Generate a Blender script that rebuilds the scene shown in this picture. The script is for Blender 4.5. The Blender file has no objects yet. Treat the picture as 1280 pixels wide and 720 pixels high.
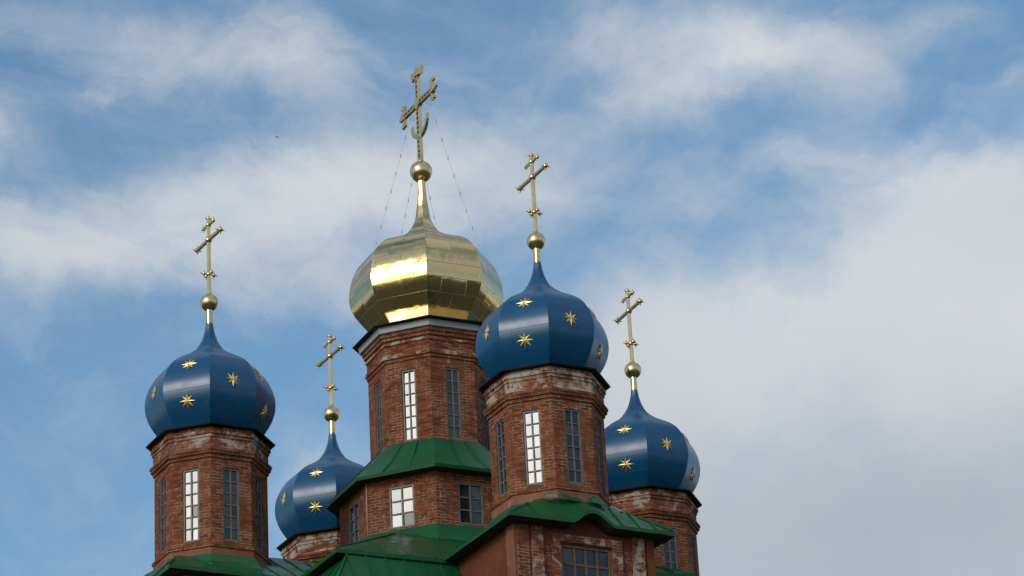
import bpy, bmesh, math, random
from mathutils import Vector, Matrix
random.seed(7)
scene = bpy.context.scene
C = scene.collection
PI = math.pi
rad = math.radians

# ------------------------------------------------------------------ camera
cam_d = bpy.data.cameras.new('camera')
cam = bpy.data.objects.new('camera', cam_d); C.objects.link(cam)
PAN, PITCH, ROLL, FPX = 0.0301, 0.4200, -0.0533, 3913.5
Fv = Vector((math.sin(PAN)*math.cos(PITCH), math.cos(PAN)*math.cos(PITCH), math.sin(PITCH)))
R0 = Vector((math.cos(PAN), -math.sin(PAN), 0)); U0 = R0.cross(Fv)
Rv = math.cos(ROLL)*R0 + math.sin(ROLL)*U0; Uv = -math.sin(ROLL)*R0 + math.cos(ROLL)*U0
m = Matrix((Rv, Uv, -Fv)).transposed().to_4x4()
m.translation = Vector((0, -92.268, 1.6))
cam.matrix_world = m
cam_d.sensor_width = 36; cam_d.lens = FPX/1280*36
cam_d.clip_start = 0.5; cam_d.clip_end = 20000
scene.camera = cam

# ------------------------------------------------------------------ light
SUN_AZ, SUN_EL = rad(218.5), rad(24.5)          # azimuth from +Y towards +X
SUN = Vector((math.sin(SUN_AZ)*math.cos(SUN_EL), math.cos(SUN_AZ)*math.cos(SUN_EL), math.sin(SUN_EL)))
sl = bpy.data.lights.new('sun', 'SUN'); sl.energy = .6; sl.angle = rad(18); sl.color = (1, .95, .87)
so = bpy.data.objects.new('sun', sl); C.objects.link(so)
so.rotation_euler = SUN.to_track_quat('Z', 'Y').to_euler(); so.location = (0, 0, 120)
scene.view_settings.view_transform = 'Standard'; scene.view_settings.look = 'None'
scene.view_settings.exposure = 0; scene.view_settings.gamma = 1

# ------------------------------------------------------------------ node helper
class NT:
    def __init__(s, tree): s.t = tree; s.n = tree.nodes; s.l = tree.links
    def new(s, typ, **kw):
        n = s.n.new(typ)
        for k, v in kw.items(): setattr(n, k, v)
        return n
    def put(s, sock, v):
        if hasattr(v, 'is_output'): s.l.new(v, sock)
        elif v is not None: sock.default_value = v
    def math(s, op, a, b=None, c=None, clamp=False):
        n = s.new('ShaderNodeMath', operation=op, use_clamp=clamp)
        for i, v in enumerate((a, b, c)):
            if v is not None: s.put(n.inputs[i], v)
        return n.outputs[0]
    def vmath(s, op, a, b=None, out=0):
        n = s.new('ShaderNodeVectorMath', operation=op)
        s.put(n.inputs[0], a)
        if b is not None: s.put(n.inputs['Scale'] if op == 'SCALE' else n.inputs[1], b)
        return n.outputs['Value'] if op in ('DOT_PRODUCT', 'LENGTH') else n.outputs[0]
    def mix(s, f, a, b, blend='MIX'):
        n = s.new('ShaderNodeMix', data_type='RGBA', blend_type=blend)
        s.put(n.inputs[0], f)
        for sock, v in ((n.inputs[6], a), (n.inputs[7], b)):
            s.put(sock, (*v, 1) if isinstance(v, tuple) and len(v) == 3 else v)
        return n.outputs[2]
    def noise(s, vec, scale, detail=4, rough=.55, dist=0, out=0):
        n = s.new('ShaderNodeTexNoise'); s.put(n.inputs['Vector'], vec)
        n.inputs['Scale'].default_value = scale; n.inputs['Detail'].default_value = detail
        n.inputs['Roughness'].default_value = rough; n.inputs['Distortion'].default_value = dist
        return n.outputs[out]
    def mr(s, v, a, b, c=0., d=1., smooth=False):
        n = s.new('ShaderNodeMapRange', interpolation_type='SMOOTHSTEP' if smooth else 'LINEAR', clamp=True)
        s.put(n.inputs[0], v)
        for i, x in enumerate((a, b, c, d)): s.put(n.inputs[i+1], x)
        return n.outputs[0]
    def ramp3(s, fac, chans):
        n = s.new('ShaderNodeValToRGB'); cr = n.color_ramp; cr.interpolation = 'B_SPLINE'
        k = len(chans[0])
        for i in range(k-2): cr.elements.new((i+1)/(k-1))
        for i in range(k):
            e = cr.elements[i]; e.position = i/(k-1); e.color = (chans[0][i], chans[1][i], chans[2][i], 1)
        s.put(n.inputs[0], fac)
        return s.vmath('SUBTRACT', s.vmath('SCALE', n.outputs[0], 2.0), (1, 1, 1))

# ------------------------------------------------------------------ sky with cloud banks (by azimuth and elevation)
CLOUD_DARK, CLOUD_LIGHT = (2.4, 2.8, 3.25), (4.9, 5.05, 5.2)
GLOW1, GLOW2, SKY_TINT = 32.0, 2.0, (.75, .96, .99)
SKY_S = 0.99900
EL=[
[.011,.011,.002,.006,.001,.006,.004,.018,.015,.021,.049,.104,.103,.090,.079,.155,.270,.245,.250,.217,.150,.287,.374,.379],
[.703,.704,.662,.677,.655,.667,.651,.696,.681,.663,.601,.521,.256,.101,.061,.012,.041,.315,.422,.357,.371,.345,.442,.465],
[.500,.499,.457,.520,.542,.534,.547,.514,.522,.542,.478,.326,.077,.076,.425,.729,.741,.635,.762,.708,.664,.562,.502,.521],
[.510,.508,.449,.480,.461,.472,.484,.520,.527,.608,.637,.648,.480,.416,.535,.530,.676,.865,.547,.225,.162,.281,.438,.461],
[.509,.508,.482,.532,.554,.546,.543,.518,.526,.513,.498,.508,.369,.458,.670,.743,.511,.279,.232,.459,.479,.287,.420,.446],
[.595,.590,.674,.483,.396,.414,.362,.477,.513,.551,.515,.436,.385,.470,.620,.547,.445,.514,.441,.256,.556,.708,.560,.545],
[.471,.474,.520,.490,.499,.499,.523,.500,.482,.474,.473,.472,.468,.471,.776,.430,.299,.541,.686,.522,.521,.403,.438,.443],
[.555,.558,.621,.435,.340,.381,.394,.540,.499,.551,.565,.540,.533,.499,.431,.603,.435,.458,.558,.662,.459,.364,.534,.536],
[.489,.489,.538,.529,.551,.540,.546,.481,.483,.469,.462,.425,.527,.532,.437,.654,.415,.462,.597,.459,.337,.568,.496,.486],
[.139,.139,.140,.140,.122,.090,.050,.030,.015,.013,.016,.019,.023,.013,.000,.009,.020,.018,.011,.010,.010,.011,.010,.010],
[.244,.245,.239,.244,.271,.352,.447,.526,.586,.598,.584,.572,.551,.516,.492,.508,.539,.571,.592,.594,.595,.596,.597,.599],
[.479,.475,.460,.425,.470,.547,.574,.589,.615,.587,.564,.540,.531,.585,.642,.606,.534,.445,.384,.381,.382,.383,.385,.387],
]
AZ=[
[.384,.367,.360,.346,.337,.331,.326,.325,.302,.251,.263,.314,.339,.348,.351,.312,.191,.090,.067,.060,.050,.043,.038,.031,.026,.017,.010,.005,.005,.008,.028,.036],
[.352,.312,.326,.316,.297,.236,.167,.146,.154,.189,.181,.182,.210,.255,.311,.354,.451,.584,.669,.682,.664,.649,.631,.600,.581,.569,.557,.549,.553,.561,.609,.628],
[.350,.334,.249,.272,.359,.438,.485,.500,.525,.586,.646,.646,.636,.629,.607,.605,.618,.632,.654,.660,.651,.638,.624,.595,.546,.518,.479,.391,.294,.277,.253,.246],
[.548,.560,.433,.391,.370,.366,.388,.399,.355,.341,.455,.635,.739,.760,.724,.674,.574,.476,.459,.504,.496,.429,.360,.355,.409,.471,.518,.517,.517,.615,.664,.653],
[.316,.256,.305,.370,.462,.530,.570,.572,.560,.566,.513,.492,.518,.482,.459,.494,.541,.534,.433,.362,.340,.365,.442,.531,.575,.534,.514,.573,.644,.594,.547,.562],
[.431,.445,.506,.569,.630,.643,.599,.558,.497,.349,.300,.413,.510,.529,.532,.580,.663,.664,.596,.541,.532,.502,.458,.441,.445,.410,.402,.470,.534,.539,.467,.442],
[.424,.405,.448,.506,.561,.558,.516,.486,.496,.512,.543,.539,.487,.482,.500,.490,.416,.370,.431,.567,.662,.618,.452,.359,.359,.462,.574,.616,.569,.579,.472,.430],
[.486,.459,.494,.542,.577,.559,.523,.514,.473,.296,.407,.577,.560,.532,.528,.502,.420,.401,.455,.479,.459,.477,.534,.579,.593,.632,.628,.541,.465,.418,.444,.458],
[.476,.472,.524,.528,.524,.517,.506,.484,.460,.558,.524,.498,.519,.477,.455,.476,.498,.541,.603,.597,.494,.393,.363,.416,.496,.572,.592,.517,.447,.415,.514,.542],
[.095,.095,.097,.104,.104,.098,.097,.097,.097,.094,.087,.086,.092,.095,.095,.095,.095,.088,.088,.104,.108,.104,.101,.111,.123,.122,.121,.122,.122,.121,.120,.120],
[.368,.368,.382,.442,.470,.471,.471,.471,.470,.448,.390,.369,.368,.368,.368,.368,.368,.383,.486,.607,.651,.684,.686,.662,.641,.623,.606,.619,.625,.621,.618,.614],
[.470,.470,.475,.497,.529,.568,.576,.576,.577,.569,.548,.528,.489,.470,.470,.470,.470,.425,.353,.329,.347,.386,.402,.488,.566,.564,.556,.562,.570,.573,.575,.578],
]

world = bpy.data.worlds.new('World'); scene.world = world; world.use_nodes = True
w = NT(world.node_tree); w.n.clear()
tc = w.new('ShaderNodeTexCoord')
d = w.vmath('NORMALIZE', tc.outputs['Generated'])
sky = w.new('ShaderNodeTexSky', sky_type='NISHITA', sun_disc=False, sun_elevation=SUN_EL, sun_rotation=SUN_AZ,
            altitude=100, air_density=1.0, dust_density=1.2, ozone_density=1.5)
warp = w.vmath('SUBTRACT', w.noise(d, 9, 2, .5, out=1), (.5, .5, .5))
warp2 = w.vmath('SUBTRACT', w.noise(d, 34, 7, .62, out=1), (.5, .5, .5))
dw = w.vmath('ADD', d, w.vmath('ADD', w.vmath('SCALE', warp, .035), w.vmath('SCALE', warp2, .020)))
sx = w.new('ShaderNodeSeparateXYZ'); w.put(sx.inputs[0], dw)
az = w.math('MULTIPLY', w.math('ARCTAN2', sx.outputs[0], sx.outputs[1]), 180/PI)
el = w.math('MULTIPLY', w.math('ARCSINE', sx.outputs[2]), 180/PI)
ua = w.mr(az, -9, 13); ue = w.mr(el, 18, 30)
def prod(i):
    a = w.ramp3(ua, AZ[i:i+3]); e = w.ramp3(ue, EL[i:i+3])
    return w.math('MULTIPLY', w.vmath('DOT_PRODUCT', a, e), SKY_S*SKY_S)
dens = w.math('MULTIPLY_ADD', w.math('ADD', w.math('ADD', prod(0), prod(3)), prod(6)), 1.12, -.06); bright = prod(9)
# beyond the stretch of sky behind the church: ordinary broken cloud cover
inw = w.math('MULTIPLY', w.math('MULTIPLY', w.mr(az, -24, -12, smooth=True), w.mr(az, 28, 16, smooth=True)),
             w.math('MULTIPLY', w.mr(el, 3, 15, smooth=True), w.mr(el, 48, 33, smooth=True)))
gen = w.mr(w.noise(d, 2.6, 5, .55), .38, .60, .12, 1.0, smooth=True)
lerp = lambda f, a, b: w.math('ADD', a, w.math('MULTIPLY', f, w.math('SUBTRACT', b, a)))
dens = lerp(inw, gen, dens); bright = lerp(inw, .5, bright)
ds = w.vmath('MULTIPLY', dw, (1.0, 1.0, 1.9))
fb = w.noise(ds, 17, 10, .60, .5)
fb2 = w.noise(ds, 55, 7, .62, .3)
det = w.math('ADD', w.math('SUBTRACT', fb, .5), w.math('MULTIPLY', w.math('SUBTRACT', fb2, .5), .22))
mask = w.mr(w.math('ADD', dens, w.math('MULTIPLY', det, 1.25)), -.10, 1.10, 0, 1, smooth=True)
bright = w.math('ADD', bright, w.math('MULTIPLY', w.math('SUBTRACT', w.noise(d, 9, 5, .5), .5), .5))
cloud = w.mix(w.mr(bright, .3, 1.0), CLOUD_DARK, CLOUD_LIGHT)
sd = w.math('MAXIMUM', w.vmath('DOT_PRODUCT', d, tuple(SUN)), 0)
glow = w.math('ADD', w.math('MULTIPLY', w.mr(sd, math.cos(rad(17)), math.cos(rad(5)), smooth=True), GLOW1), w.math('MULTIPLY', w.math('POWER', sd, 9), GLOW2))
glow = w.math('MULTIPLY', glow, w.mr(w.noise(d, 7, 6, .6, .5), .33, .66, .45, 1.35))
glowc = w.vmath('SCALE', (1.0, .95, .85), glow)
skyc = w.mix(1.0, sky.outputs[0], SKY_TINT, 'MULTIPLY')
col = w.mix(mask, skyc, cloud)
col = w.vmath('ADD', col, w.vmath('SCALE', glowc, w.mr(mask, 0, 1, .5, 1)))
bg = w.new('ShaderNodeBackground'); w.put(bg.inputs[0], col); bg.inputs[1].default_value = .15
wo = w.new('ShaderNodeOutputWorld'); w.l.new(bg.outputs[0], wo.inputs[0])

# ------------------------------------------------------------------ materials
def mat(name):
    mm = bpy.data.materials.new(name); mm.use_nodes = True
    return mm, NT(mm.node_tree), mm.node_tree.nodes['Principled BSDF']

def brick_material(name, lime=0.0, tone=1.0):
    mm, t, b = mat(name)
    uv = t.new('ShaderNodeTexCoord').outputs['UV']
    pos = t.new('ShaderNodeNewGeometry').outputs['Position']
    oc = t.new('ShaderNodeObjectInfo').outputs['Color']
    sep = t.new('ShaderNodeSeparateColor'); t.put(sep.inputs[0], oc)
    wob = t.vmath('SCALE', t.vmath('SUBTRACT', t.noise(pos, 2.2, 3, out=1), (.5, .5, .5)), .03)
    uvw = t.vmath('ADD', uv, wob)
    br = t.new('ShaderNodeTexBrick', offset=.5, offset_frequency=2)
    t.put(br.inputs['Vector'], uvw)
    br.inputs['Color1'].default_value = (0, 0, 0, 1); br.inputs['Color2'].default_value = (1, 1, 1, 1)
    br.inputs['Mortar'].default_value = (.5, .5, .5, 1)
    for k, v in (('Scale', 1), ('Mortar Size', .0095), ('Mortar Smooth', .25), ('Bias', 0), ('Brick Width', .29), ('Row Height', .094)):
        br.inputs[k].default_value = v
    rnd = br.outputs['Color']; mort = br.outputs['Fac']
    base = t.mix(rnd, (.115*tone, .034*tone, .018*tone), (.315*tone, .096*tone, .041*tone))
    big = t.noise(pos, .9, 5, .6)
    base = t.mix(t.mr(big, .4, .75, 0, .6), base, (.22*tone, .072*tone, .036*tone))
    fine = t.noise(pos, 9, 5, .65)
    base = t.mix(t.mr(fine, .56, .75, 0, .55), base, (.085, .035, .026))
    # old paint wash that hides the joints in patches
    paint = t.mr(t.math('ADD', t.noise(pos, 1.1, 4, .6, .6), t.math('MULTIPLY', t.math('SUBTRACT', t.noise(pos, 5.5, 4, .6), .5), .9)), .42, .56, 0, .95, smooth=True)
    mcol = t.mix(paint, (.40, .29, .21), (.15*tone, .052*tone, .03*tone))
    col = t.mix(mort, base, mcol)
    # soot and damp
    soot = t.mr(t.noise(pos, .7, 6, .65), .58, .8, 0, .5)
    col = t.mix(soot, col, (.06, .03, .025))
    st = t.new('ShaderNodeMapping'); st.inputs['Scale'].default_value = (3.2, 3.2, .35); t.put(st.inputs['Vector'], pos)
    col = t.mix(t.mr(t.noise(st.outputs[0], 1.0, 5, .6), .56, .74, 0, .5), col, (.05, .026, .02))
    # remains of limewash
    l = t.math('ADD', lime, sep.outputs[0]) if lime > .1 else t.math('ADD', lime, 0.0)
    ln = t.math('ADD', t.math('MULTIPLY_ADD', t.noise(pos, 2.4, 8, .70, .5), 1.9, -.45), t.math('MULTIPLY', l, .26))
    lm = t.mr(ln, .62, .80, 0, .75)
    col = t.mix(lm, col, (.56, .47, .41))
    t.put(b.inputs['Base Color'], col)
    b.inputs['Roughness'].default_value = .92; b.inputs['Specular IOR Level'].default_value = .2
    h = t.math('ADD', t.math('MULTIPLY', mort, -1.0), t.math('MULTIPLY', fine, 1.2))
    bp = t.new('ShaderNodeBump'); bp.inputs['Strength'].default_value = .9; bp.inputs['Distance'].default_value = .03
    t.put(bp.inputs['Height'], h); t.put(b.inputs['Normal'], bp.outputs[0])
    return mm

def plaster_material(name, c1, c2, c3, flake):
    mm, t, b = mat(name)
    pos = t.new('ShaderNodeNewGeometry').outputs['Position']
    col = t.mix(t.mr(t.noise(pos, .8, 6, .6), .35, .65), c1, c2)
    col = t.mix(t.mr(t.noise(pos, 4.0, 8, .7, .4), .55, .72, 0, flake), col, c3)
    col = t.mix(t.mr(t.noise(pos, 14, 4, .7), .55, .8, 0, .4), col, tuple(.45*x for x in c1))
    t.put(b.inputs['Base Color'], col)
    b.inputs['Roughness'].default_value = .9; b.inputs['Specular IOR Level'].default_value = .2
    bp = t.new('ShaderNodeBump'); bp.inputs['Strength'].default_value = .4; bp.inputs['Distance'].default_value = .015
    t.put(bp.inputs['Height'], t.noise(pos, 16, 6, .7)); t.put(b.inputs['Normal'], bp.outputs[0])
    return mm

M = {}
M['brick'] = brick_material('old_red_brick', -.50)
M['brick_worn'] = brick_material('red_brick_with_limewash', .42)
M['plaster'] = plaster_material('red_plaster', (.130, .039, .020), (.175, .056, .029), (.30, .17, .115), .3)
M['plaster_worn'] = plaster_material('flaking_pink_plaster', (.20, .078, .046), (.27, .125, .08), (.44, .34, .28), .6)

def gold_material():
    mm, t, b = mat('gilded_sheet')
    uv = t.new('ShaderNodeTexCoord').outputs['UV']; pos = t.new('ShaderNodeNewGeometry').outputs['Position']
    br = t.new('ShaderNodeTexBrick', offset=.5); t.put(br.inputs['Vector'], uv)
    br.inputs['Color1'].default_value = (0, 0, 0, 1); br.inputs['Color2'].default_value = (1, 1, 1, 1)
    for k, v in (('Scale', 1), ('Mortar Size', .006), ('Mortar Smooth', .6), ('Brick Width', .86), ('Row Height', .50)):
        br.inputs[k].default_value = v
    col = t.mix(br.outputs['Color'], (.69, .525, .265), (.79, .60, .315))
    col = t.mix(t.math('MULTIPLY', br.outputs['Fac'], .7), col, (.16, .11, .05))
    t.put(b.inputs['Base Color'], col)
    b.inputs['Metallic'].default_value = 1
    t.put(b.inputs['Roughness'], t.mr(t.noise(pos, 3, 4), .3, .7, .09, .19))
    h = t.math('ADD', t.math('MULTIPLY', t.noise(pos, 2.6, 2, .4), .032),
               t.math('ADD', t.math('MULTIPLY', br.outputs['Fac'], -.016), t.math('MULTIPLY', t.noise(pos, 9, 3, .5), .003)))
    bp = t.new('ShaderNodeBump'); bp.inputs['Strength'].default_value = .8; bp.inputs['Distance'].default_value = .5
    wn = t.new('ShaderNodeTexWhiteNoise', noise_dimensions='1D'); t.put(wn.inputs['W'], t.math('MULTIPLY', br.outputs['Color'], 91.7))
    tl = t.vmath('SCALE', t.vmath('SUBTRACT', wn.outputs['Color'], (.5, .5, .5)), .06)
    t.put(bp.inputs['Height'], h)
    t.put(b.inputs['Normal'], t.vmath('NORMALIZE', t.vmath('ADD', bp.outputs[0], tl)))
    return mm
M['gold'] = gold_material()
def gold_small(name, col, r):
    mm, t, b = mat(name)
    pos = t.new('ShaderNodeNewGeometry').outputs['Position']
    t.put(b.inputs['Base Color'], t.mix(t.mr(t.noise(pos, 6, 4), .35, .65), tuple(.8*c for c in col), col))
    b.inputs['Metallic'].default_value = 1; b.inputs['Roughness'].default_value = r
    return mm
M['gold_cross'] = gold_small('gilded_cross_metal', (.86, .67, .36), .27)
M['gold_tube'] = gold_small('polished_gilt_tube', (.86, .66, .28), .16)
M['gold_star'] = gold_small('gilded_star_metal', (.92, .68, .29), .36)

def blue_material():
    mm, t, b = mat('blue_painted_sheet')
    uv = t.new('ShaderNodeTexCoord').outputs['UV']; pos = t.new('ShaderNodeNewGeometry').outputs['Position']
    br = t.new('ShaderNodeTexBrick', offset=.37); t.put(br.inputs['Vector'], uv)
    br.inputs['Color1'].default_value = (0, 0, 0, 1); br.inputs['Color2'].default_value = (1, 1, 1, 1)
    for k, v in (('Scale', 1), ('Mortar Size', .006), ('Mortar Smooth', .5), ('Brick Width', 90), ('Row Height', .62)):
        br.inputs[k].default_value = v
    col = t.mix(br.outputs['Color'], (.0018, .070, .180), (.0022, .079, .200))
    col = t.mix(t.mr(t.noise(pos, 2.2, 6, .65), .45, .75, 0, .35), col, (.004, .046, .115))
    sk = t.new('ShaderNodeMapping'); sk.inputs['Scale'].default_value = (5, 5, .5); t.put(sk.inputs['Vector'], pos)
    col = t.mix(t.mr(t.noise(sk.outputs[0], 1.0, 5, .65), .5, .75, 0, .35), col, (.006, .040, .098))
    col = t.mix(t.math('MULTIPLY', br.outputs['Fac'], .7), col, (.001, .022, .065))
    t.put(b.inputs['Base Color'], col)
    t.put(b.inputs['Roughness'], t.mr(t.noise(pos, 2.5, 5), .3, .7, .24, .32))
    b.inputs['IOR'].default_value = 1.5
    h = t.math('ADD', t.math('MULTIPLY', br.outputs['Fac'], -.01), t.math('MULTIPLY', t.noise(pos, 1.6, 1), .02))
    bp = t.new('ShaderNodeBump'); bp.inputs['Strength'].default_value = .6; bp.inputs['Distance'].default_value = .5
    t.put(bp.inputs['Height'], h); t.put(b.inputs['Normal'], bp.outputs[0])
    return mm
M['blue'] = blue_material()

def green_material(name, c, rough, rust):
    mm, t, b = mat(name)
    pos = t.new('ShaderNodeNewGeometry').outputs['Position']
    col = t.mix(t.mr(t.noise(pos, 1.3, 5, .6), .35, .65), tuple(.75*x for x in c), c)
    col = t.mix(t.mr(t.noise(pos, 2.1, 7, .7, .5), .56, .72, 0, rust), col, (.075, .048, .022))
    col = t.mix(t.mr(t.noise(pos, 20, 4, .7), .6, .8, 0, .3), col, (.005, .03, .012))
    t.put(b.inputs['Base Color'], col)
    t.put(b.inputs['Roughness'], t.mr(t.noise(pos, 2, 5), .3, .7, rough, rough+.16))
    b.inputs['Specular IOR Level'].default_value = .38
    bp = t.new('ShaderNodeBump'); bp.inputs['Strength'].default_value = .5; bp.inputs['Distance'].default_value = .5
    t.put(bp.inputs['Height'], t.math('ADD', t.math('MULTIPLY', t.noise(pos, 1.7, 3), .05), t.math('MULTIPLY', t.noise(pos, 7, 3), .008)))
    t.put(b.inputs['Normal'], bp.outputs[0])
    return mm
M['green'] = green_material('green_roof_sheet', (.003, .094, .026), .24, .5)
M['green_new'] = green_material('newer_green_roof_sheet', (.0035, .100, .031), .33, .12)
M['green_trim'] = green_material('green_eave_board', (.0035, .096, .026), .38, .15)

def plain(name, col, rough=.6, metal=0., var=.35, scale=5):
    mm, t, b = mat(name)
    pos = t.new('ShaderNodeNewGeometry').outputs['Position']
    t.put(b.inputs['Base Color'], t.mix(t.mr(t.noise(pos, scale, 5, .6), .35, .65), tuple((1-var)*c for c in col), col))
    b.inputs['Roughness'].default_value = rough; b.inputs['Metallic'].default_value = metal
    return mm
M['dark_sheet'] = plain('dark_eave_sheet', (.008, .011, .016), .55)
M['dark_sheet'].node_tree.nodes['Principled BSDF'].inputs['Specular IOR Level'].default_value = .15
M['soffit'] = plain('dark_timber_soffit', (.035, .022, .016), .85)
M['grey_trim'] = plain('grey_painted_cornice', (.36, .37, .41), .5, var=.15)
M['frame'] = plain('grey_metal_window_frame', (.17, .165, .17), .5)
M['wood'] = plain('brown_wooden_sash', (.20, .105, .055), .7)
M['dark_in'] = plain('dark_hole', (.01, .01, .01), .9)
M['chain'] = plain('pale_chain_metal', (.62, .60, .57), .6)
def glass_material(name, base, ior):
    mm, t, b = mat(name)
    pos = t.new('ShaderNodeNewGeometry').outputs['Position']
    t.put(b.inputs['Base Color'], t.mix(t.mr(t.noise(pos, 1.5, 4), .4, .6), base, tuple(.4*x for x in base)))
    b.inputs['Roughness'].default_value = .04; b.inputs['IOR'].default_value = ior
    bp = t.new('ShaderNodeBump'); bp.inputs['Strength'].default_value = .3; bp.inputs['Distance'].default_value = .3
    t.put(bp.inputs['Height'], t.math('MULTIPLY', t.noise(pos, 2.5, 2), .012)); t.put(b.inputs['Normal'], bp.outputs[0])
    return mm
M['glass'] = glass_material('window_glass', (.034, .040, .048), 1.64)

# ------------------------------------------------------------------ mesh builder
class MB:
    def __init__(s): s.v = []; s.f = []; s.uv = []; s.mi = []; s.sm = []; s.mats = []
    def m(s, key):
        if key not in s.mats: s.mats.append(key)
        return s.mats.index(key)
    def face(s, pts, key, uv=None, smooth=False):
        i = len(s.v); pts = [Vector(p) for p in pts]; s.v += pts; s.f.append(tuple(range(i, i+len(pts))))
        if uv is None:
            n = Vector((0, 0, 0))
            for a, b_ in zip(pts, pts[1:]+pts[:1]): n += a.cross(b_)
            if n.length > 1e-12: n.normalize()
            h = math.hypot(n.x, n.y)
            if h > .3:
                tx, ty = -n.y/h, n.x/h
                uv = [(p.x*tx+p.y*ty, p.z/h) for p in pts]
            else: uv = [(p.x, p.y) for p in pts]
        s.uv.append(uv); s.mi.append(s.m(key)); s.sm.append(smooth)
    def box(s, c, size, key, ax=None):
        ax = ax or (Vector((1, 0, 0)), Vector((0, 1, 0)), Vector((0, 0, 1)))
        c = Vector(c); h = [ax[i]*size[i]/2 for i in range(3)]
        P = lambda i, j, k: c+h[0]*i+h[1]*j+h[2]*k
        for q in (((1,-1,-1),(1,1,-1),(1,1,1),(1,-1,1)), ((-1,1,-1),(-1,-1,-1),(-1,-1,1),(-1,1,1)),
                  ((1,1,-1),(-1,1,-1),(-1,1,1),(1,1,1)), ((-1,-1,-1),(1,-1,-1),(1,-1,1),(-1,-1,1)),
                  ((-1,-1,1),(1,-1,1),(1,1,1),(-1,1,1)), ((-1,1,-1),(1,1,-1),(1,-1,-1),(-1,-1,-1))):
            s.face([P(*t) for t in q], key)
    def bar(s, a, b, w, hgt, key, up=(0, 0, 1)):
        a = Vector(a); b = Vector(b); x = (b-a); L = x.length; x.normalize()
        y = Vector(up).cross(x)
        if y.length < 1e-4: y = Vector((0, 1, 0)).cross(x)
        y.normalize(); z = x.cross(y)
        s.box((a+b)/2, (L, w, hgt), key, (x, y, z))
    def tube(s, a, b, r0, r1, key, n=12, caps=True):
        a = Vector(a); b = Vector(b); x = (b-a).normalized(); y = x.orthogonal().normalized(); z = x.cross(y)
        ra = [a+(y*math.cos(2*PI*i/n)+z*math.sin(2*PI*i/n))*r0 for i in range(n)]
        rb = [b+(y*math.cos(2*PI*i/n)+z*math.sin(2*PI*i/n))*r1 for i in range(n)]
        for i in range(n):
            j = (i+1) % n; s.face([ra[i], ra[j], rb[j], rb[i]], key, smooth=True)
        if caps: s.face(ra[::-1], key); s.face(rb, key)
    def ball(s, c, r, key, nu=20, nv=12, flat=1.0):
        c = Vector(c)
        P = lambda i, j: c+Vector((r*math.sin(PI*j/nv)*math.cos(2*PI*i/nu), r*math.sin(PI*j/nv)*math.sin(2*PI*i/nu), flat*r*math.cos(PI*j/nv)))
        for j in range(nv):
            for i in range(nu):
                q = [P(i, j), P(i, j+1), P(i+1, j+1), P(i+1, j)]
                if j == 0: q = [q[0], q[1], q[2]]
                elif j == nv-1: q = [q[0], q[1], q[3]]
                s.face(q, key, smooth=True)
    def build(s, name, parent=None, sharp=None, weld=True):
        me = bpy.data.meshes.new(name)
        me.from_pydata([tuple(p) for p in s.v], [], s.f)
        ul = me.uv_layers.new(name='UVMap'); k = 0
        for f, uv in zip(s.f, s.uv):
            for q in uv: ul.data[k].uv = q; k += 1
        for key in s.mats: me.materials.append(M[key])
        for p, mi, sm in zip(me.polygons, s.mi, s.sm): p.material_index = mi; p.use_smooth = sm
        if weld:
            bm = bmesh.new(); bm.from_mesh(me); bmesh.ops.remove_doubles(bm, verts=bm.verts, dist=1e-4)
            for e in bm.edges:
                if len(e.link_faces) == 2 and e.calc_face_angle(0) > rad(sharp or 30): e.smooth = False
            bm.to_mesh(me); bm.free()
        o = bpy.data.objects.new(name, me); C.objects.link(o)
        if parent: o.parent = parent
        return o

def ov(R, k, z, rot=0, c=(0, 0)):                     # vertex k of an octagon whose faces look along the church axes
    a = PI/4*k - PI/8 + rot
    return Vector((c[0]+R*math.cos(a), c[1]+R*math.sin(a), z))
def facet(R, k, rot=0):                               # centre, outward normal, tangent of facet k
    a = PI/4*k + rot; n = Vector((math.cos(a), math.sin(a), 0)); e = Vector((-math.sin(a), math.cos(a), 0))
    return n*R*math.cos(PI/8), n, e
def oct_lathe(mb, prof, rot=0, jit=0):                # prof: (R, z, material of the band up to the next row)
    for (r0, z0, key), (r1, z1, _) in zip(prof, prof[1:]):
        if key is None: continue
        for k in range(8):
            mb.face([ov(r0, k, z0, rot), ov(r0, k+1, z0, rot), ov(r1, k+1, z1, rot), ov(r1, k, z1, rot)], key)
def holed_band(mb, R, z0, z1, zw0, zw1, ww, key, rot=0, depth=.16):
    for k in range(8):
        c, n, e = facet(R, k, rot); h = R*math.sin(PI/8); hw = ww/2
        P = lambda u, z, dd=0: c+e*u-n*dd+Vector((0, 0, z))
        Z = Vector((0, 0, 0))
        for a, b_, p, q in ((-h, -hw, z0, z1), (hw, h, z0, z1), (-hw, hw, z0, zw0), (-hw, hw, zw1, z1)):
            mb.face([P(a, p), P(b_, p), P(b_, q), P(a, q)], key)
        mb.face([P(-hw, zw0), P(-hw, zw1), P(-hw, zw1, depth), P(-hw, zw0, depth)], key)
        mb.face([P(hw, zw1), P(hw, zw0), P(hw, zw0, depth), P(hw, zw1, depth)], key)
        mb.face([P(-hw, zw1), P(hw, zw1), P(hw, zw1, depth), P(-hw, zw1, depth)], key)
        mb.face([P(hw, zw0), P(-hw, zw0), P(-hw, zw0, depth), P(hw, zw0, depth)], key)

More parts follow.
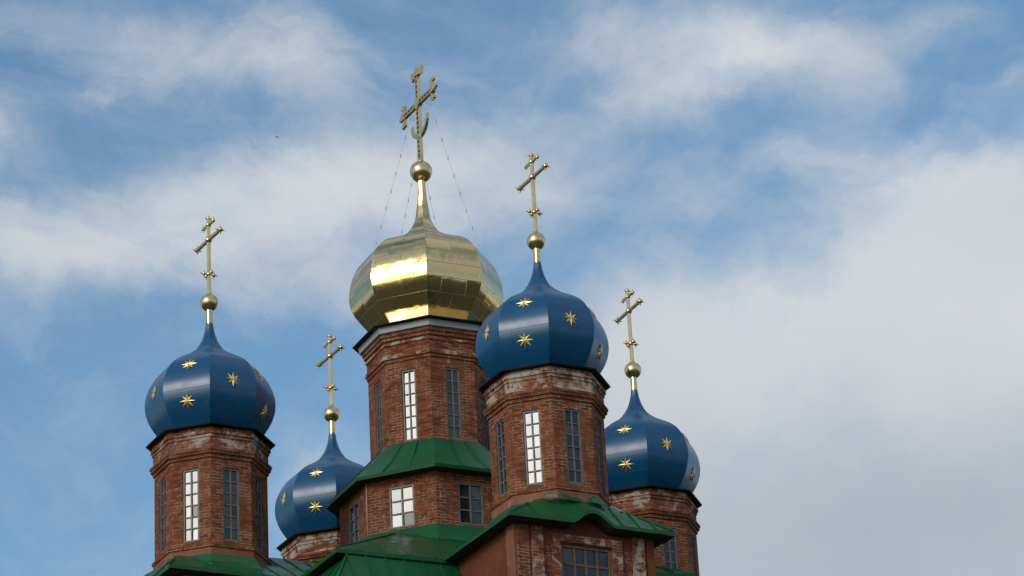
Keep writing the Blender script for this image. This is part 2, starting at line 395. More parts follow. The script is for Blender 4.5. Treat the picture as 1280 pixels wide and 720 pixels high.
def make_window(parent, c, n, e, z0, z1, ww, cols, rows, bw=.05, ew=.055, key='frame', depth=.07, seed=0, label=None):
    """metal lattice window: frame mesh with its panes as one child"""
    fr = MB(); up = Vector((0, 0, 1)); c = Vector(c)-n*depth
    hw = ww/2; ax = (e, n, up); zc = (z0+z1)/2; H = z1-z0
    for sgn in (-1, 1): fr.box(c+e*sgn*(hw-ew/2)+up*zc, (ew, .07, H), key, ax)
    for z in (z0+ew/2, z1-ew/2): fr.box(c+up*z, (ww-2*ew, .07, ew), key, ax)
    gi = ww-2*ew; gh = H-2*ew
    for i in range(1, cols): fr.box(c+e*(-gi/2+gi*i/cols)+up*zc, (bw, .055, gh), key, ax)
    for j in range(1, rows):
        for i in range(cols):
            fr.box(c+e*(-gi/2+gi*(i+.5)/cols)+up*(z0+ew+gh*j/rows), (gi/cols-bw, .045, bw*.8), key, ax)
    o = fr.build('window', parent)
    if label: o['label'] = label
    gl = MB(); rnd = random.Random(seed)
    for i in range(cols):
        for j in range(rows):
            u0 = -gi/2+gi*i/cols; u1 = u0+gi/cols; a = z0+ew+gh*j/rows; b_ = a+gh/rows
            cu, cz = (u0+u1)/2, (a+b_)/2; tu, tz = rnd.gauss(0, .022), rnd.gauss(0, .022)
            P = lambda u, z: c+e*u+up*z-n*(.012+tu*(u-cu)+tz*(z-cz))
            gl.face([P(u0, a), P(u1, a), P(u1, b_), P(u0, b_)], 'glass')
    gl.build('window_glass', o, weld=False)
    return o

def spline(ks, vs, n):
    N = len(ks); ms = []
    for i in range(N):
        a, b_ = max(i-1, 0), min(i+1, N-1); ms.append((vs[b_]-vs[a])/(ks[b_]-ks[a]))
    out = []
    for q in range(n+1):
        x = ks[0]+(ks[-1]-ks[0])*q/n; i = 0
        while i < N-2 and x > ks[i+1]: i += 1
        h = ks[i+1]-ks[i]; t = (x-ks[i])/h
        out.append((x, (2*t**3-3*t*t+1)*vs[i]+(t**3-2*t*t+t)*h*ms[i]+(-2*t**3+3*t*t)*vs[i+1]+(t**3-t*t)*h*ms[i+1]))
    return out
def dome_mesh(prof, key, rot=0):
    mb = MB(); arc = 0
    for (z0, r0), (z1, r1) in zip(prof, prof[1:]):
        L = math.hypot(z1-z0, r1-r0)
        for k in range(8):
            s0, s1 = r0*math.sin(PI/8), r1*math.sin(PI/8); o_ = k*3.37
            mb.face([ov(r0, k, z0, rot), ov(r0, k+1, z0, rot), ov(r1, k+1, z1, rot), ov(r1, k, z1, rot)], key,
                    [(o_-s0, arc), (o_+s0, arc), (o_+s1, arc+L), (o_-s1, arc+L)], True)
        arc += L
    return mb
def on_dome(prof, k, z, rot=0):
    for (z0, r0), (z1, r1) in zip(prof, prof[1:]):
        if z0 <= z <= z1:
            r = r0+(r1-r0)*(z-z0)/(z1-z0); c, n, e = facet(r, k, rot)
            s = (r1-r0)/(z1-z0)*math.cos(PI/8)
            nn = (n-Vector((0, 0, s))).normalized(); return c+Vector((0, 0, z)), nn, e
def star_mesh(p, n, e, R=.25, name='star', parent=None, turn=0):
    mb = MB(); up = n.cross(e); p = Vector(p)+n*.012
    ring = []
    for i in range(16):
        a = PI/8*i+turn; r = R*(1.0 if i % 4 == 0 else .93) if i % 2 == 0 else R*.40
        ring.append(p+e*r*math.sin(a)+up*r*math.cos(a))
    top = p+n*.034; bot = [q-n*.02 for q in ring]
    for i in range(16):
        j = (i+1) % 16
        mb.face([ring[j], ring[i], top], 'gold_star'); mb.face([ring[i], ring[j], bot[j], bot[i]], 'gold_star')
    return mb.build(name, parent, sharp=5)

# ------------------------------------------------------------------ ground
def ground():
    mm, t, b = mat('dry_grass_ground')
    pos = t.new('ShaderNodeNewGeometry').outputs['Position']
    col = t.mix(t.mr(t.noise(pos, .05, 6), .4, .6), (.050, .055, .022), (.085, .070, .040))
    col = t.mix(t.mr(t.noise(pos, 3, 6, .7), .45, .7, 0, .6), col, (.03, .045, .014))
    t.put(b.inputs['Base Color'], col); b.inputs['Roughness'].default_value = .95
    M['ground'] = mm
    mb = MB(); rs = [0, 8, 16, 22, 26, 32, 38, 44, 50, 56, 62, 70, 85, 120, 300, 1000, 4000, 9000]
    def h(r):
        t_ = min(max((r-22)/46, 0), 1); t_ = t_*t_*(3-2*t_); return 9.0*(1-t_)
    N = 64
    for r0, r1 in zip(rs, rs[1:]):
        for i in range(N):
            a, b_ = 2*PI*i/N, 2*PI*(i+1)/N
            q = [(r1*math.cos(a), r1*math.sin(a), h(r1)), (r1*math.cos(b_), r1*math.sin(b_), h(r1)),
                 (r0*math.cos(b_), r0*math.sin(b_), h(r0)), (r0*math.cos(a), r0*math.sin(a), h(r0))]
            mb.face(q if r0 else q[:3], 'ground', smooth=True)
    g = mb.build('ground'); g['kind'] = 'structure'; g['label'] = 'grassy ground rising to the church knoll'
ground()

# ------------------------------------------------------------------ the church
GZ = 9.0
church = bpy.data.objects.new('church', None); C.objects.link(church)
church.location = (0, 0, GZ); church.rotation_euler = (0, 0, rad(26.65-90))
church['label'] = 'red brick Orthodox church with one gold dome, four starry blue domes and green metal roofs'
church['category'] = 'church'
T0 = Matrix.Translation((0, 0, -GZ))
def put(o, c=(0, 0)):                                  # meshes below are written with absolute heights
    if o.parent is None or o.parent == church: o.parent = church; o.location = (c[0], c[1], -GZ)
    return o
def mk(mb, name, c=(0, 0), **kw):
    return put(mb.build(name, church, **kw), c)

T = 7.53
KS = [36.62, 36.68, 36.9, 37.2, 37.55, 37.9, 38.25, 38.55, 38.8, 39.0, 39.15, 39.35, 39.6, 39.9, 40.25, 40.6]
RS = [1.46, 1.50, 1.66, 1.84, 1.963, 1.988, 1.92, 1.783, 1.615, 1.398, 1.17, .832, .52, .297, .165, .105]
CPROF = spline(KS, RS, 90)
KG = [41.08, 41.35, 41.7, 42.1, 42.5, 42.9, 43.25, 43.6, 43.9, 44.15, 44.35, 44.6, 44.9, 45.3, 45.8, 46.3, 46.8]
RG = [1.62, 1.82, 2.1, 2.378, 2.484, 2.467, 2.39, 2.25, 2.031, 1.76, 1.357, .864, .542, .293, .195, .135, .12]
GPROF = spline(KG, RG, 120)
ROTC = rad(-3)

def brick_tower():
    mb = MB()
    prof = [(1.76, 30.9, 'plaster_worn'), (1.75, 32.66, 'brick'), (1.79, 32.69, 'brick'), (1.79, 32.77, 'brick'), (1.70, 32.81, None)]
    oct_lathe(mb, prof)
    holed_band(mb, 1.70, 32.81, 35.50, 32.94, 35.23, .52, 'brick')
    oct_lathe(mb, [(1.70, 35.50, 'brick'), (1.755, 35.52, 'brick'), (1.755, 35.60, 'brick'), (1.82, 35.63, 'brick'),
                   (1.82, 35.70, 'brick'), (1.85, 35.72, 'brick'), (1.85, 35.80, 'brick_worn'), (1.74, 35.87, 'brick_worn'),
                   (1.74, 36.14, 'brick_worn'), (1.775, 36.16, 'brick_worn'), (1.775, 36.24, 'brick_worn'), (1.82, 36.26, 'brick_worn'),
                   (1.82, 36.36, 'brick_worn'), (1.77, 36.38, 'brick_worn'), (1.77, 36.56, None)])
    return mb
tb = brick_tower()
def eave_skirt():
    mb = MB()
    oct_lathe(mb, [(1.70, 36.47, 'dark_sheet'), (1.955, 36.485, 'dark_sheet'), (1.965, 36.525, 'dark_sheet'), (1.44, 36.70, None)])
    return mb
def corner_cross():
    mb = MB(); g = 'gold_cross'
    mb.tube((0, 0, 41.5), (0, 0, 44.12), .072, .062, g, 8)
    X = Vector((1, 0, 0)); Y = Vector((0, 1, 0)); Z = Vector((0, 0, 1))
    def trefoil(p, out, sides, r=.085):
        p = Vector(p); mb.ball(p, r, g, 12, 8)
        for q in [out]+sides:
            mb.ball(p+q*(r*1.2), r*.42, g, 10, 6); mb.tube(p+q*r*1.4, p+q*r*2.4, .013, .003, g, 5)
    mb.tube((-.80, 0, 43.43), (.80, 0, 43.43), .062, .062, g, 8); mb.ball((0, 0, 43.43), .115, g, 14, 10)
    for s in (-1, 1):
        trefoil((.84*s, 0, 43.43), X*s, [Z, -Z, Y, -Y], .08)
        trefoil((.36*s, 0, 43.95), X*s, [Z, -Z], .062)
        trefoil((.17*s, 0, 42.25), X*s, [Z, -Z], .06)
        trefoil((0, .17*s, 42.25), Y*s, [Z, -Z], .06)
    mb.tube((-.34, 0, 43.95), (.34, 0, 43.95), .05, .05, g, 8); mb.ball((0, 0, 43.95), .09, g, 12, 8)
    trefoil((0, 0, 44.17), Z, [X, -X, Y, -Y], .065)
    mb.ball((0, 0, 42.25), .095, g, 12, 8)
    return mb
def cross_parts(cr):
    b_ = MB(); b_.ball((0, 0, 41.28), .285, 'gold_cross', 20, 14); b_.tube((0, 0, 41.53), (0, 0, 41.62), .10, .075, 'gold_cross'); b_.build('ball', cr)
    b_ = MB(); b_.tube((0, 0, 40.54), (0, 0, 41.06), .105, .105, 'gold_tube', 16); b_.build('tube', cr)

spots = [((T, 0), .26, (.04, 0)), ((0, -T), -.10, (-.05, 3)), ((0, T), -.12, (-.12, -3)), ((-T, 0), .25, (.12, 2))]
first = None
for c, lime, (dz, tw_) in spots:
    if first is None:
        tw = mk(tb, 'brick_tower', c)
        sk = mk(eave_skirt(), 'dome_eave', c)
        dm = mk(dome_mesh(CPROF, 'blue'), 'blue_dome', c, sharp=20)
        for k in range(8):
            for z in ((38.0,) if k % 2 == 0 else (37.34, 38.6)):
                p, n, e = on_dome(CPROF, k, z); star_mesh(p, n, e, .26, 'star', dm, turn=.06)
        cr = mk(corner_cross(), 'cross', c); cross_parts(cr)
        first = (tw, sk, dm, cr)
        wins = []
        for k in range(8):
            cc, n, e = facet(1.70, k)
            wins.append(put(make_window(church, cc, n, e, 32.94, 35.23, .52, 2, 6, bw=.042, seed=k), c))
        protos = list(first)+wins
    else:
        for p in protos:
            q = p.copy(); C.objects.link(q); q.parent = church; q.location = (c[0], c[1], -GZ+dz)
            if p is cr: q.rotation_euler = (0, 0, rad(tw_))
            for ch in list(p.children):
                r = ch.copy(); C.objects.link(r); r.parent = q
            if p is tw: q.color = (lime, 0, 0, 1)
tw.color = (.26, 0, 0, 1)
for p in protos[1:]: p.color = (0, 0, 0, 1)
for p in protos: p.location.z += .04

# --- central drum
def central_drum():
    mb = MB()
    oct_lathe(mb, [(1.96, 36.3, 'brick'), (1.96, 36.95, None)], ROTC)
    holed_band(mb, 1.96, 36.95, 39.72, 37.04, 39.43, .47, 'brick', ROTC)
    oct_lathe(mb, [(1.96, 39.72, 'brick'), (2.00, 39.74, 'brick'), (2.00, 39.82, 'brick'), (2.055, 39.85, 'brick_worn'), (2.055, 39.95, 'brick_worn'),
                   (2.03, 39.99, 'brick'), (1.985, 40.02, 'brick'), (1.985, 40.30, 'brick'), (2.03, 40.32, 'brick_worn'), (2.03, 40.40, 'brick_worn'),
                   (2.01, 40.43, 'brick'), (2.08, 40.46, 'brick'), (2.08, 40.56, 'brick'), (2.13, 40.58, 'brick'), (2.13, 40.80, None)], ROTC)
    return mb
dr = mk(central_drum(), 'central_drum'); dr.color = (.05, 0, 0, 1)
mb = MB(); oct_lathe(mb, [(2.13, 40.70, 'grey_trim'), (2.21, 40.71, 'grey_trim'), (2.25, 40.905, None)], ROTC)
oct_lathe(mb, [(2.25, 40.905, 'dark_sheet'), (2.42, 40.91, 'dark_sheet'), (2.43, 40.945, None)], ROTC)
oct_lathe(mb, [(2.43, 40.945, 'gold'), (1.60, 41.10, None)], ROTC)
e_ = mk(mb, 'dome_eave'); e_['label'] = 'grey cornice board under a gilded skirt'
gd = mk(dome_mesh(GPROF, 'gold', ROTC), 'gold_dome', sharp=12); gd['label'] = 'gold faceted onion dome in the middle'
for k in range(8):
    cc, n, e = facet(1.96, k, ROTC); put(make_window(church, cc, n, e, 37.04, 39.43, .47, 2, 6, bw=.042, seed=40+k))
# --- lower octagon
def drum_base():
    mb = MB()
    oct_lathe(mb, [(2.98, 32.6, 'brick'), (2.98, 33.7, None)], ROTC)
    holed_band(mb, 2.98, 33.7, 35.62, 33.88, 35.22, .82, 'brick', ROTC)
    return mb
db = mk(drum_base(), 'octagonal_drum_base'); db.color = (-.02, 0, 0, 1)
for k in range(8):
    cc, n, e = facet(2.98, k, ROTC); put(make_window(church, cc, n, e, 33.88, 35.22, .82, 2, 3, bw=.05, seed=60+k, depth=.05))
mb = MB()
oct_lathe(mb, [(2.9, 35.535, 'soffit'), (3.40, 35.50, 'green_trim'), (3.43, 35.60, 'green_new'), (2.95, 36.02, 'green_new'), (2.40, 36.55, 'green_new'), (2.02, 36.97, 'green_new'), (1.95, 37.0, None)], ROTC)
for k in range(8):                                      # standing seams up the slope
    for f in (.34, .67):
        lo = ov(3.43, k, 35.615, ROTC).lerp(ov(3.43, k+1, 35.615, ROTC), f); hi = ov(2.03, k, 36.98, ROTC).lerp(ov(2.03, k+1, 36.98, ROTC), f)
        md = ov(2.95, k, 36.035, ROTC).lerp(ov(2.95, k+1, 36.035, ROTC), f)
        mb.bar(lo, md, .022, .025, 'green_new'); mb.bar(md, hi, .022, .025, 'green_new')
for v in mb.v:
    if v.z < 36.8: v.z += .02*math.sin(v.x*3.1+v.y*1.7); v.x += .012*math.sin(v.y*5); v.y += .012*math.sin(v.x*4)
mk(mb, 'drum_roof')['label'] = 'green metal roof around the foot of the gold-domed drum'
mb = MB(); oct_lathe(mb, [(2.985, 33.80, 'green_new'), (3.03, 33.80, 'green_new'), (3.42, 33.18, 'green_new'), (3.40, 33.1, None)], ROTC)
mk(mb, 'flashing')
# downpipe / cable near one corner
mb = MB(); p = ov(3.0, -1, 0, ROTC); mb.tube((p.x, p.y, 33.8), (p.x, p.y, 35.5), .014, .014, 'chain', 6); mk(mb, 'lightning_conductor')

# --- cross core roof
E0, ZE, K = 5.75, 31.55, .615
mb = MB()
def cz(x, y): return ZE+K*(E0-max(abs(x), abs(y)))
lift = {(1, 1): .45}
corner = {0: Vector((5.75, -6.08, 31.43)), 1: Vector((5.75, 5.75, 32.0)), 2: Vector((-5.75, 5.75, ZE)), 3: Vector((-5.75, -5.75, ZE))}
for s in range(4):
    rot = Matrix.Rotation(PI/2*s, 3, 'Z')
    def V(x, y, z): return rot @ Vector((x, y, z))
    A, B = corner[s], corner[(s+1) % 4]; mid = (A+B)/2; mid.z = ZE
    aa = PI/2*s+ROTC
    iA = ov(3.20, 2*s, 33.27, ROTC); iB = ov(3.20, 2*s+1, 33.27, ROTC)
    hA = Vector((3.0*math.cos(aa-PI/4), 3.0*math.sin(aa-PI/4), 33.62)); hB = Vector((3.0*math.cos(aa+PI/4), 3.0*math.sin(aa+PI/4), 33.62))
    lowA, lowB = Vector((iA.x*.8, iA.y*.8, 33.7)), Vector((iB.x*.8, iB.y*.8, 33.7))
    for f_ in ((A, mid, iA), (mid, iB, iA), (mid, B, iB), (A, iA, hA), (B, hB, iB), (iA, iB, lowB, lowA)): mb.face(f_, 'green')
    dn = Vector((0, 0, -.12))
    for p, q in ((A, mid), (mid, B)):
        mb.face([p+dn, q+dn, q, p], 'green_trim')
        n_ = V(-.5, 0, 0); mb.face([q+dn, p+dn, p+dn+n_, q+dn+n_], 'soffit')
    up = Vector((0, 0, .02))
    for f_ in (.12, .26, .40, .54):
        p = A.lerp(mid, f_); q = A.lerp(hA, min(1, f_*1.9)) if f_ < .5 else hA.lerp(iA, .4)
        q = p+(Vector((p.x*.45, p.y*.75, p.z))-p) if False else q
        mb.bar(p+up, q+up, .03, .04, 'green')
        p = B.lerp(mid, f_); q = B.lerp(hB, min(1, f_*1.9)) if f_ < .5 else hB.lerp(iB, .4)
        mb.bar(p+up, q+up, .03, .04, 'green')
    mb.bar(A+up, A.lerp(hA, .93)+up, .04, .04, 'green')
mk(mb, 'core_roof')
# walls of the core and of the four arms
mb = MB()
hw, re = 2.2, 9.4
out = []
for s in range(4):
    rot = Matrix.Rotation(PI/2*s, 3, 'Z')
    V = lambda x, y, z: rot @ Vector((x, y, z))
    for (x0, y0, x1, y1) in ((5.3, -5.3, 5.3, -hw), (5.3, hw, 5.3, 5.3)):
        mb.face([V(x0, y0, GZ), V(x1, y1, GZ), V(x1, y1, 31.44), V(x0, y0, 31.44)], 'plaster')
mk(mb, 'core_wall')

def bump(y): return .37*(.5+.5*math.cos(PI*min(abs(y)/.72, 1)))**.75
def arm_z(x, y):
    b_ = bump(y)*max(0, 1-(9.95-x)/1.15)
    from mathutils import noise as mn
    wob = .035*mn.noise(Vector((x*1.1, y*1.3, 3)))+.016*mn.noise(Vector((x*3.1, y*3.3, 7)))
    s = min(.6*max(2.65-abs(y), 0), 1.02*(9.95-x))
    if x > 5.9: s = min(s, .85+.12*max(0, s-.85))
    return ZE-.03+s+b_+wob
def arm_roof():
    mb = MB(); xs = [2.9+i*.35 for i in range(16)]; xs = [x for x in xs if x < 8.3]+[8.3+i*.055 for i in range(31)]
    xs[-1] = 9.95; ys = [-2.65+i*5.3/96 for i in range(97)]
    for x0, x1 in zip(xs, xs[1:]):
        for y0, y1 in zip(ys, ys[1:]):
            mb.face([(x0, y0, arm_z(x0, y0)), (x1, y0, arm_z(x1, y0)), (x1, y1, arm_z(x1, y1)), (x0, y1, arm_z(x0, y1))], 'green', smooth=True)
    f = .11
    for y0, y1 in zip(ys, ys[1:]):                      # front fascia and soffit follow the ogee
        a, b_ = arm_z(9.95, y0), arm_z(9.95, y1)
        mb.face([(9.95, y0, a-f), (9.95, y1, b_-f), (9.95, y1, b_), (9.95, y0, a)], 'green_trim')
        mb.face([(9.95, y0, a-f), (9.3, y0, a-f-.02), (9.3, y1, b_-f-.02), (9.95, y1, b_-f)], 'soffit')
    for s in (-1, 1):
        z = arm_z(5, 2.65)
        mb.face([(5.3, s*2.65, z-f), (9.95, s*2.65, z-f), (9.95, s*2.65, z), (5.3, s*2.65, z)][::s], 'green_trim')
        mb.face([(5.3, s*2.65, z-f), (9.95, s*2.65, z-f), (9.95, s*2.1, z-f-.01), (5.3, s*2.1, z-f-.01)], 'soffit')
        for x in (3.4, 4.03, 4.55, 5.2, 5.77, 6.42, 6.95, 7.6, 8.18, 8.75):     # standing seams of the side slopes
            for ya, yb in ((2.65, 2.1), (2.1, 1.5), (1.5, .8), (.8, .05)):
                mb.bar((x, s*ya, arm_z(x, ya)+.015), (x, s*yb, arm_z(x, yb)+.015), .028, .04, 'green')
        for y in ((.95, 1.5, 2.05) if s > 0 else (1.12, 1.82)):   # seams of the end slope
            xr = max(9.95-.6*(2.65-y)/1.02, 9.2); mb.bar((9.94, s*y, arm_z(9.94, y)+.02), (xr, s*y, arm_z(xr, y)+.02), .03, .045, 'green')
        mb.bar((9.95, s*2.65, ZE+.01), (9.42, s*1.76, arm_z(9.42, 1.76)+.02), .045, .04, 'green')
    return mb
def arm_wall():
    mb = MB(); zt = 31.43
    for s in (-1, 1):
        q = [(5.3, s*hw, GZ), (re, s*hw, GZ), (re, s*hw, zt), (5.3, s*hw, zt)]
        mb.face(q if s < 0 else q[::-1], 'plaster')
        mb.box((re-.28, s*(hw+.03), (GZ+zt)/2), (.5, .062, zt-GZ-.01), 'plaster_worn')
    # end face with window opening and ogee top
    w0, w1, zb, zt2 = -.80, .84, 28.85, 30.98
    mb.face([(re, -hw, GZ), (re, hw, GZ), (re, hw, zb), (re, -hw, zb)], 'brick')
    mb.face([(re, -hw, zb), (re, w0, zb), (re, w0, zt2), (re, -hw, zt2)], 'brick')
    mb.face([(re, w1, zb), (re, hw, zb), (re, hw, zt2), (re, w1, zt2)], 'brick')
    top = [(re, hw-i*2*hw/60, zt-.01+bump(hw-i*2*hw/60)) for i in range(61)]
    mb.face([(re, -hw, zt2), (re, hw, zt2)]+top, 'plaster')
    dp = .2
    mb.face([(re, w0, zb), (re-dp, w0, zb), (re-dp, w0, zt2), (re, w0, zt2)], 'plaster_worn')
    mb.face([(re-dp, w1, zb), (re, w1, zb), (re, w1, zt2), (re-dp, w1, zt2)], 'plaster_worn')
    mb.face([(re, w0, zt2), (re-dp, w0, zt2), (re-dp, w1, zt2), (re, w1, zt2)], 'plaster_worn')
    for y0, y1, dx, key in ((-2.205, -1.83, .05, 'brick'), (-1.76, -1.40, .09, 'brick_worn'), (1.50, 1.88, .09, 'brick_worn'), (1.96, 2.205, .05, 'plaster')):
        mb.box((re+dx/2, (y0+y1)/2, (GZ+31.40)/2), (dx, y1-y0, 31.40-GZ), key)
    for y0, y1, z0, z1 in ((-1.10, -.83, 28.4, 31.02), (.87, 1.16, 28.4, 31.02), (-1.10, 1.16, 31.02, 31.24)):
        mb.box((re+.03, (y0+y1)/2, (z0+z1)/2), (.06, y1-y0, z1-z0), 'brick_worn')
    return mb
def collar():
    mb = MB(); oct_lathe(mb, [(1.765, 32.40, 'green'), (1.80, 32.405, 'green'), (1.98, 32.12, 'green'), (2.12, 31.98, 'green'), (2.14, 31.9, None)])
    return mb
ar = mk(arm_roof(), 'arm_roof'); aw = mk(arm_wall(), 'arm_wall'); aw.color = (0, 0, 0, 1); co = mk(collar(), 'tower_flashing', (T, 0))
win = put(make_window(church, Vector((re, .02, 0)), Vector((1, 0, 0)), Vector((0, 1, 0)), 28.85, 30.98, 1.62, 4, 4, bw=.065, ew=.08, key='wood', depth=.09, seed=99,
          label='wide window with brown wooden sashes'))
for s in range(1, 4):
    for p in (ar, aw, win):
        q = p.copy(); C.objects.link(q); q.parent = church; q.rotation_euler = (0, 0, PI/2*s)
        for ch in list(p.children):
            r = ch.copy(); C.objects.link(r); r.parent = q
    q = co.copy(); C.objects.link(q); q.parent = church
    q.location = (T*math.cos(PI/2*s), T*math.sin(PI/2*s), -GZ)

M['bare_sheet'] = plain('bare_tin_sheet', (.42, .46, .46), .38, .6)
for name, key, pts in (('loose_flashing', 'bare_sheet', [(9.02, 1.06, 32.30), (9.36, 1.30, 32.20), (9.12, 1.52, 32.30), (8.84, 1.34, 32.52), (8.92, 1.16, 32.50)]),
                       ('loose_flashing', 'green', [(9.45, -.62, 32.32), (9.42, .02, 32.30), (9.21, -.02, 32.52), (9.20, -.30, 32.47), (9.21, -.58, 32.60)]),
                       ('loose_flashing', 'green', [(9.44, .26, 32.34), (9.40, .86, 32.28), (9.21, .70, 32.56), (9.205, .45, 32.62), (9.21, .28, 32.50)]),
                       ('loose_flashing', 'bare_sheet', [(9.36, -1.22, 32.30), (9.44, -.80, 32.34), (9.27, -.74, 32.50), (9.12, -1.02, 32.52)])):
    mb = MB(); up = Vector((.004, 0, .006)); q = [Vector(p) for p in pts]
    mb.face(q, key); mb.face([p-up for p in q][::-1], key)
    for p, r in zip(q, q[1:]+q[:1]): mb.face([p-up, r-up, r, p], key)
    mk(mb, name)

# steep lower roofs filling the corners between the arms
mb = MB(); a0, a1, z0, z1 = 5.62, 8.0, 31.46, 27.6
mb2 = MB()
for s in range(4):
    rot = Matrix.Rotation(PI/2*s, 3, 'Z'); V = lambda x, y, z: rot @ Vector((x, y, z))
    mb.face([V(a1, -a1, z1), V(a1, -2.2, z1), V(a0, -2.2, z0), V(a0, -a0, z0)], 'green_new')
    mb.face([V(2.2, -a1, z1), V(a1, -a1, z1), V(a0, -a0, z0), V(2.2, -a0, z0)], 'green_new')
    for y in (2.75, 3.35, 3.95, 4.55, 5.15, 5.75, 6.3, 6.9):
        t_ = 0 if y < a0 else (y-a0)/(a1-a0)
        mb.bar(V(a1, -y, z1+.02), V(a0+(a1-a0)*t_, -y, z0+(z1-z0)*t_+.02), .035, .05, 'green_new')
        mb.bar(V(y, -a1, z1+.02), V(y, -(a0+(a1-a0)*t_), z0+(z1-z0)*t_+.02), .035, .05, 'green_new')
    mb.bar(V(a1, -a1, z1+.02), V(a0, -a0, z0+.02), .06, .06, 'green_new')
    mb.bar(V(a1, -2.26, z1+.03), V(a0, -2.26, z0+.03), .14, .05, 'green_new')
    b_ = 7.7
    mb2.face([V(b_, -b_, GZ), V(b_, -2.2, GZ), V(b_, -2.2, z1+.4), V(b_, -b_, z1+.4)], 'plaster')
    mb2.face([V(2.2, -b_, GZ), V(b_, -b_, GZ), V(b_, -b_, z1+.4), V(2.2, -b_, z1+.4)], 'plaster')
mk(mb, 'lower_roof'); mk(mb2, 'lower_wall')

# --- big cross on the gold dome
def big_cross():
    mb = MB(); g = 'gold_cross'; dk = 'dark_sheet'
    def rail(a, b_, off, w=.05):                      # a latticed box bar: four thin chords and rungs between
        a = Vector(a); b_ = Vector(b_); ax = (b_-a).normalized(); pl = Vector((0, 1, 0)).cross(ax); fr = Vector((0, 1, 0))
        for s in (-1, 1):
            mb.box((a+b_)/2+pl*off*s, ((b_-a).length, .11, w), g, (ax, fr, pl))
        n = max(2, int((b_-a).length/.17))
        for i in range(n+1):
            p = a.lerp(b_, i/n); mb.box(p, (.055, .10, off*2-w), g, (ax, fr, pl))
    zc = 49.66
    rail((0, 0, 47.45), (0, 0, zc-.12), .082); rail((0, 0, zc+.12), (0, 0, 50.75), .07)
    rail((-1.12, 0, zc), (-.12, 0, zc), .07); rail((.12, 0, zc), (1.12, 0, zc), .07)
    mb.box((0, 0, zc), (.34, .15, .34), g, (Vector((.707, 0, .707)), Vector((0, 1, 0)), Vector((-.707, 0, .707))))
    def finial(p, d):
        p = Vector(p); d = Vector(d); s = Vector((0, 1, 0)).cross(d); fr = Vector((0, 1, 0))
        mb.box(p+d*.06, (.20, .14, .24), g, (d, fr, s))
        for sg in (-1, 1):                              # curled side leaves
            mb.bar(p+s*sg*.10, p+s*sg*.31+d*.02, .13, .08, g, fr); mb.bar(p+s*sg*.30-d*.09, p+s*sg*.36+d*.15, .14, .075, g, fr)
            mb.ball(p+s*sg*.34+d*.16, .065, g, 8, 6)
        mb.bar(p+d*.12, p+d*.30, .12, .09, g, fr); mb.bar(p+d*.25-s*.09, p+d*.25+s*.09, .12, .06, g, fr); mb.ball(p+d*.33, .06, g, 8, 6)
    finial((0, 0, 50.72), (0, 0, 1)); finial((-1.05, 0, zc), (-1, 0, 0)); finial((1.05, 0, zc), (1, 0, 0))
    pts = []
    for i in range(15):                                 # crescent across the foot of the post
        a = PI*(1.02+.96*i/14); pts.append(Vector((.06+.56*math.cos(a), 0, 48.95+.52*math.sin(a))))
    for i, (p, q) in enumerate(zip(pts, pts[1:])):
        wd = .055+.06*math.sin(PI*(i+.5)/14); mb.bar(p, q, .13, wd, g, (0, 1, 0))
    for p in (pts[0], pts[-1]): mb.bar(p+Vector((-.07, 0, .02)), p+Vector((.07, 0, .02)), .14, .05, g, (0, 1, 0))
    mb.ball((0, 0, 47.48), .12, g, 12, 8)
    return mb
bc = mk(big_cross(), 'cross'); bc['label'] = 'large openwork gold cross with a crescent'
b_ = MB(); b_.ball((0, 0, 47.13), .37, 'gold_cross', 26, 16); b_.build('ball', bc)
def on_g(az, R, z): return Vector((R*math.cos(az), R*math.sin(az), z))
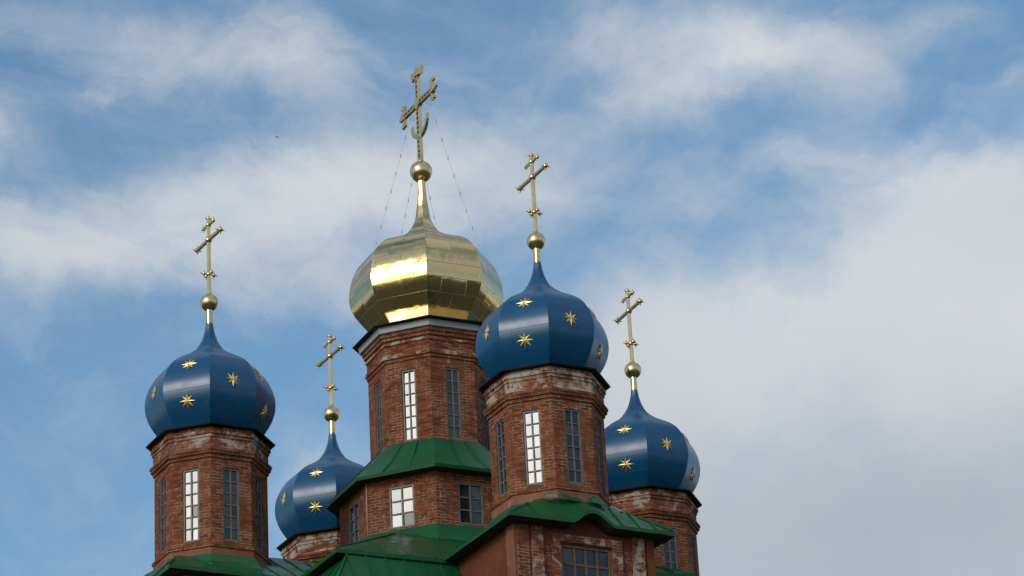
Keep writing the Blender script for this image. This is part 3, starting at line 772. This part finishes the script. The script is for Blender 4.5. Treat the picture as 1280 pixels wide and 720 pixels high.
for (sx_, az_) in ((1, 50), (1, -50), (-1, 130), (-1, -130)):
    p = Vector((.72*sx_ if sx_ > 0 else -.5, 0, 49.56)); q = on_g(rad(az_), 1.86, 44.02)
    ch = MB(); N = 26; pr = None
    for i in range(N+1):
        t_ = i/N; r = p.lerp(q, t_)-Vector((0, 0, .22*4*t_*(1-t_)*.5))
        if pr is not None: ch.tube(pr, r, .0045, .0045, 'chain', 4, False)
        if i % 3 == 1: ch.tube(r-Vector((0, 0, .055)), r+Vector((0, 0, .055)), .021, .021, 'chain', 6)
        pr = r
    ch.build('chain', bc)

# ------------------------------------------------------------------ a bird high in the sky
M['bird'] = plain('dark_plumage', (.02, .02, .022), .8)
def bird():
    mb = MB(); prof = [(-.17, .004), (-.12, .014), (-.05, .026), (.02, .030), (.06, .024), (.085, .022), (.105, .018), (.125, .004)]
    N = 10
    for (x0, r0), (x1, r1) in zip(prof, prof[1:]):
        for i in range(N):
            a, c = 2*PI*i/N, 2*PI*(i+1)/N
            mb.face([(x0, r0*math.cos(a), r0*math.sin(a)), (x1, r1*math.cos(a), r1*math.sin(a)), (x1, r1*math.cos(c), r1*math.sin(c)), (x0, r0*math.cos(c), r0*math.sin(c))], 'bird', smooth=True)
    for s in (-1, 1):
        ws = [(.05, .015, .012, -.035), (.065, .07, .035, -.02), (.03, .13, .05, -.05), (-.06, .20, .045, -.085)]
        for (xa, ya, za, ba), (xc, yc, zc, bc_) in zip(ws, ws[1:]):
            q = [(xa, s*ya, za), (xc, s*yc, zc), (bc_, s*yc, zc-.003), (ba, s*ya, za-.003)]
            mb.face(q, 'bird'); mb.face([(p[0], p[1], p[2]-.006) for p in q][::-1], 'bird')
        mb.face([(-.13, 0, .002), (-.22, s*.035, .0), (-.18, 0, .003)], 'bird')
    o = mb.build('bird'); o.location = BIRD_AT; o.rotation_euler = (rad(35), rad(-60), rad(70))
    o['label'] = 'tiny dark bird flying in the open sky left of the gold dome'; o['category'] = 'bird'
BIRD_AT = (-13.58, 174.76, 137.67)
bird()
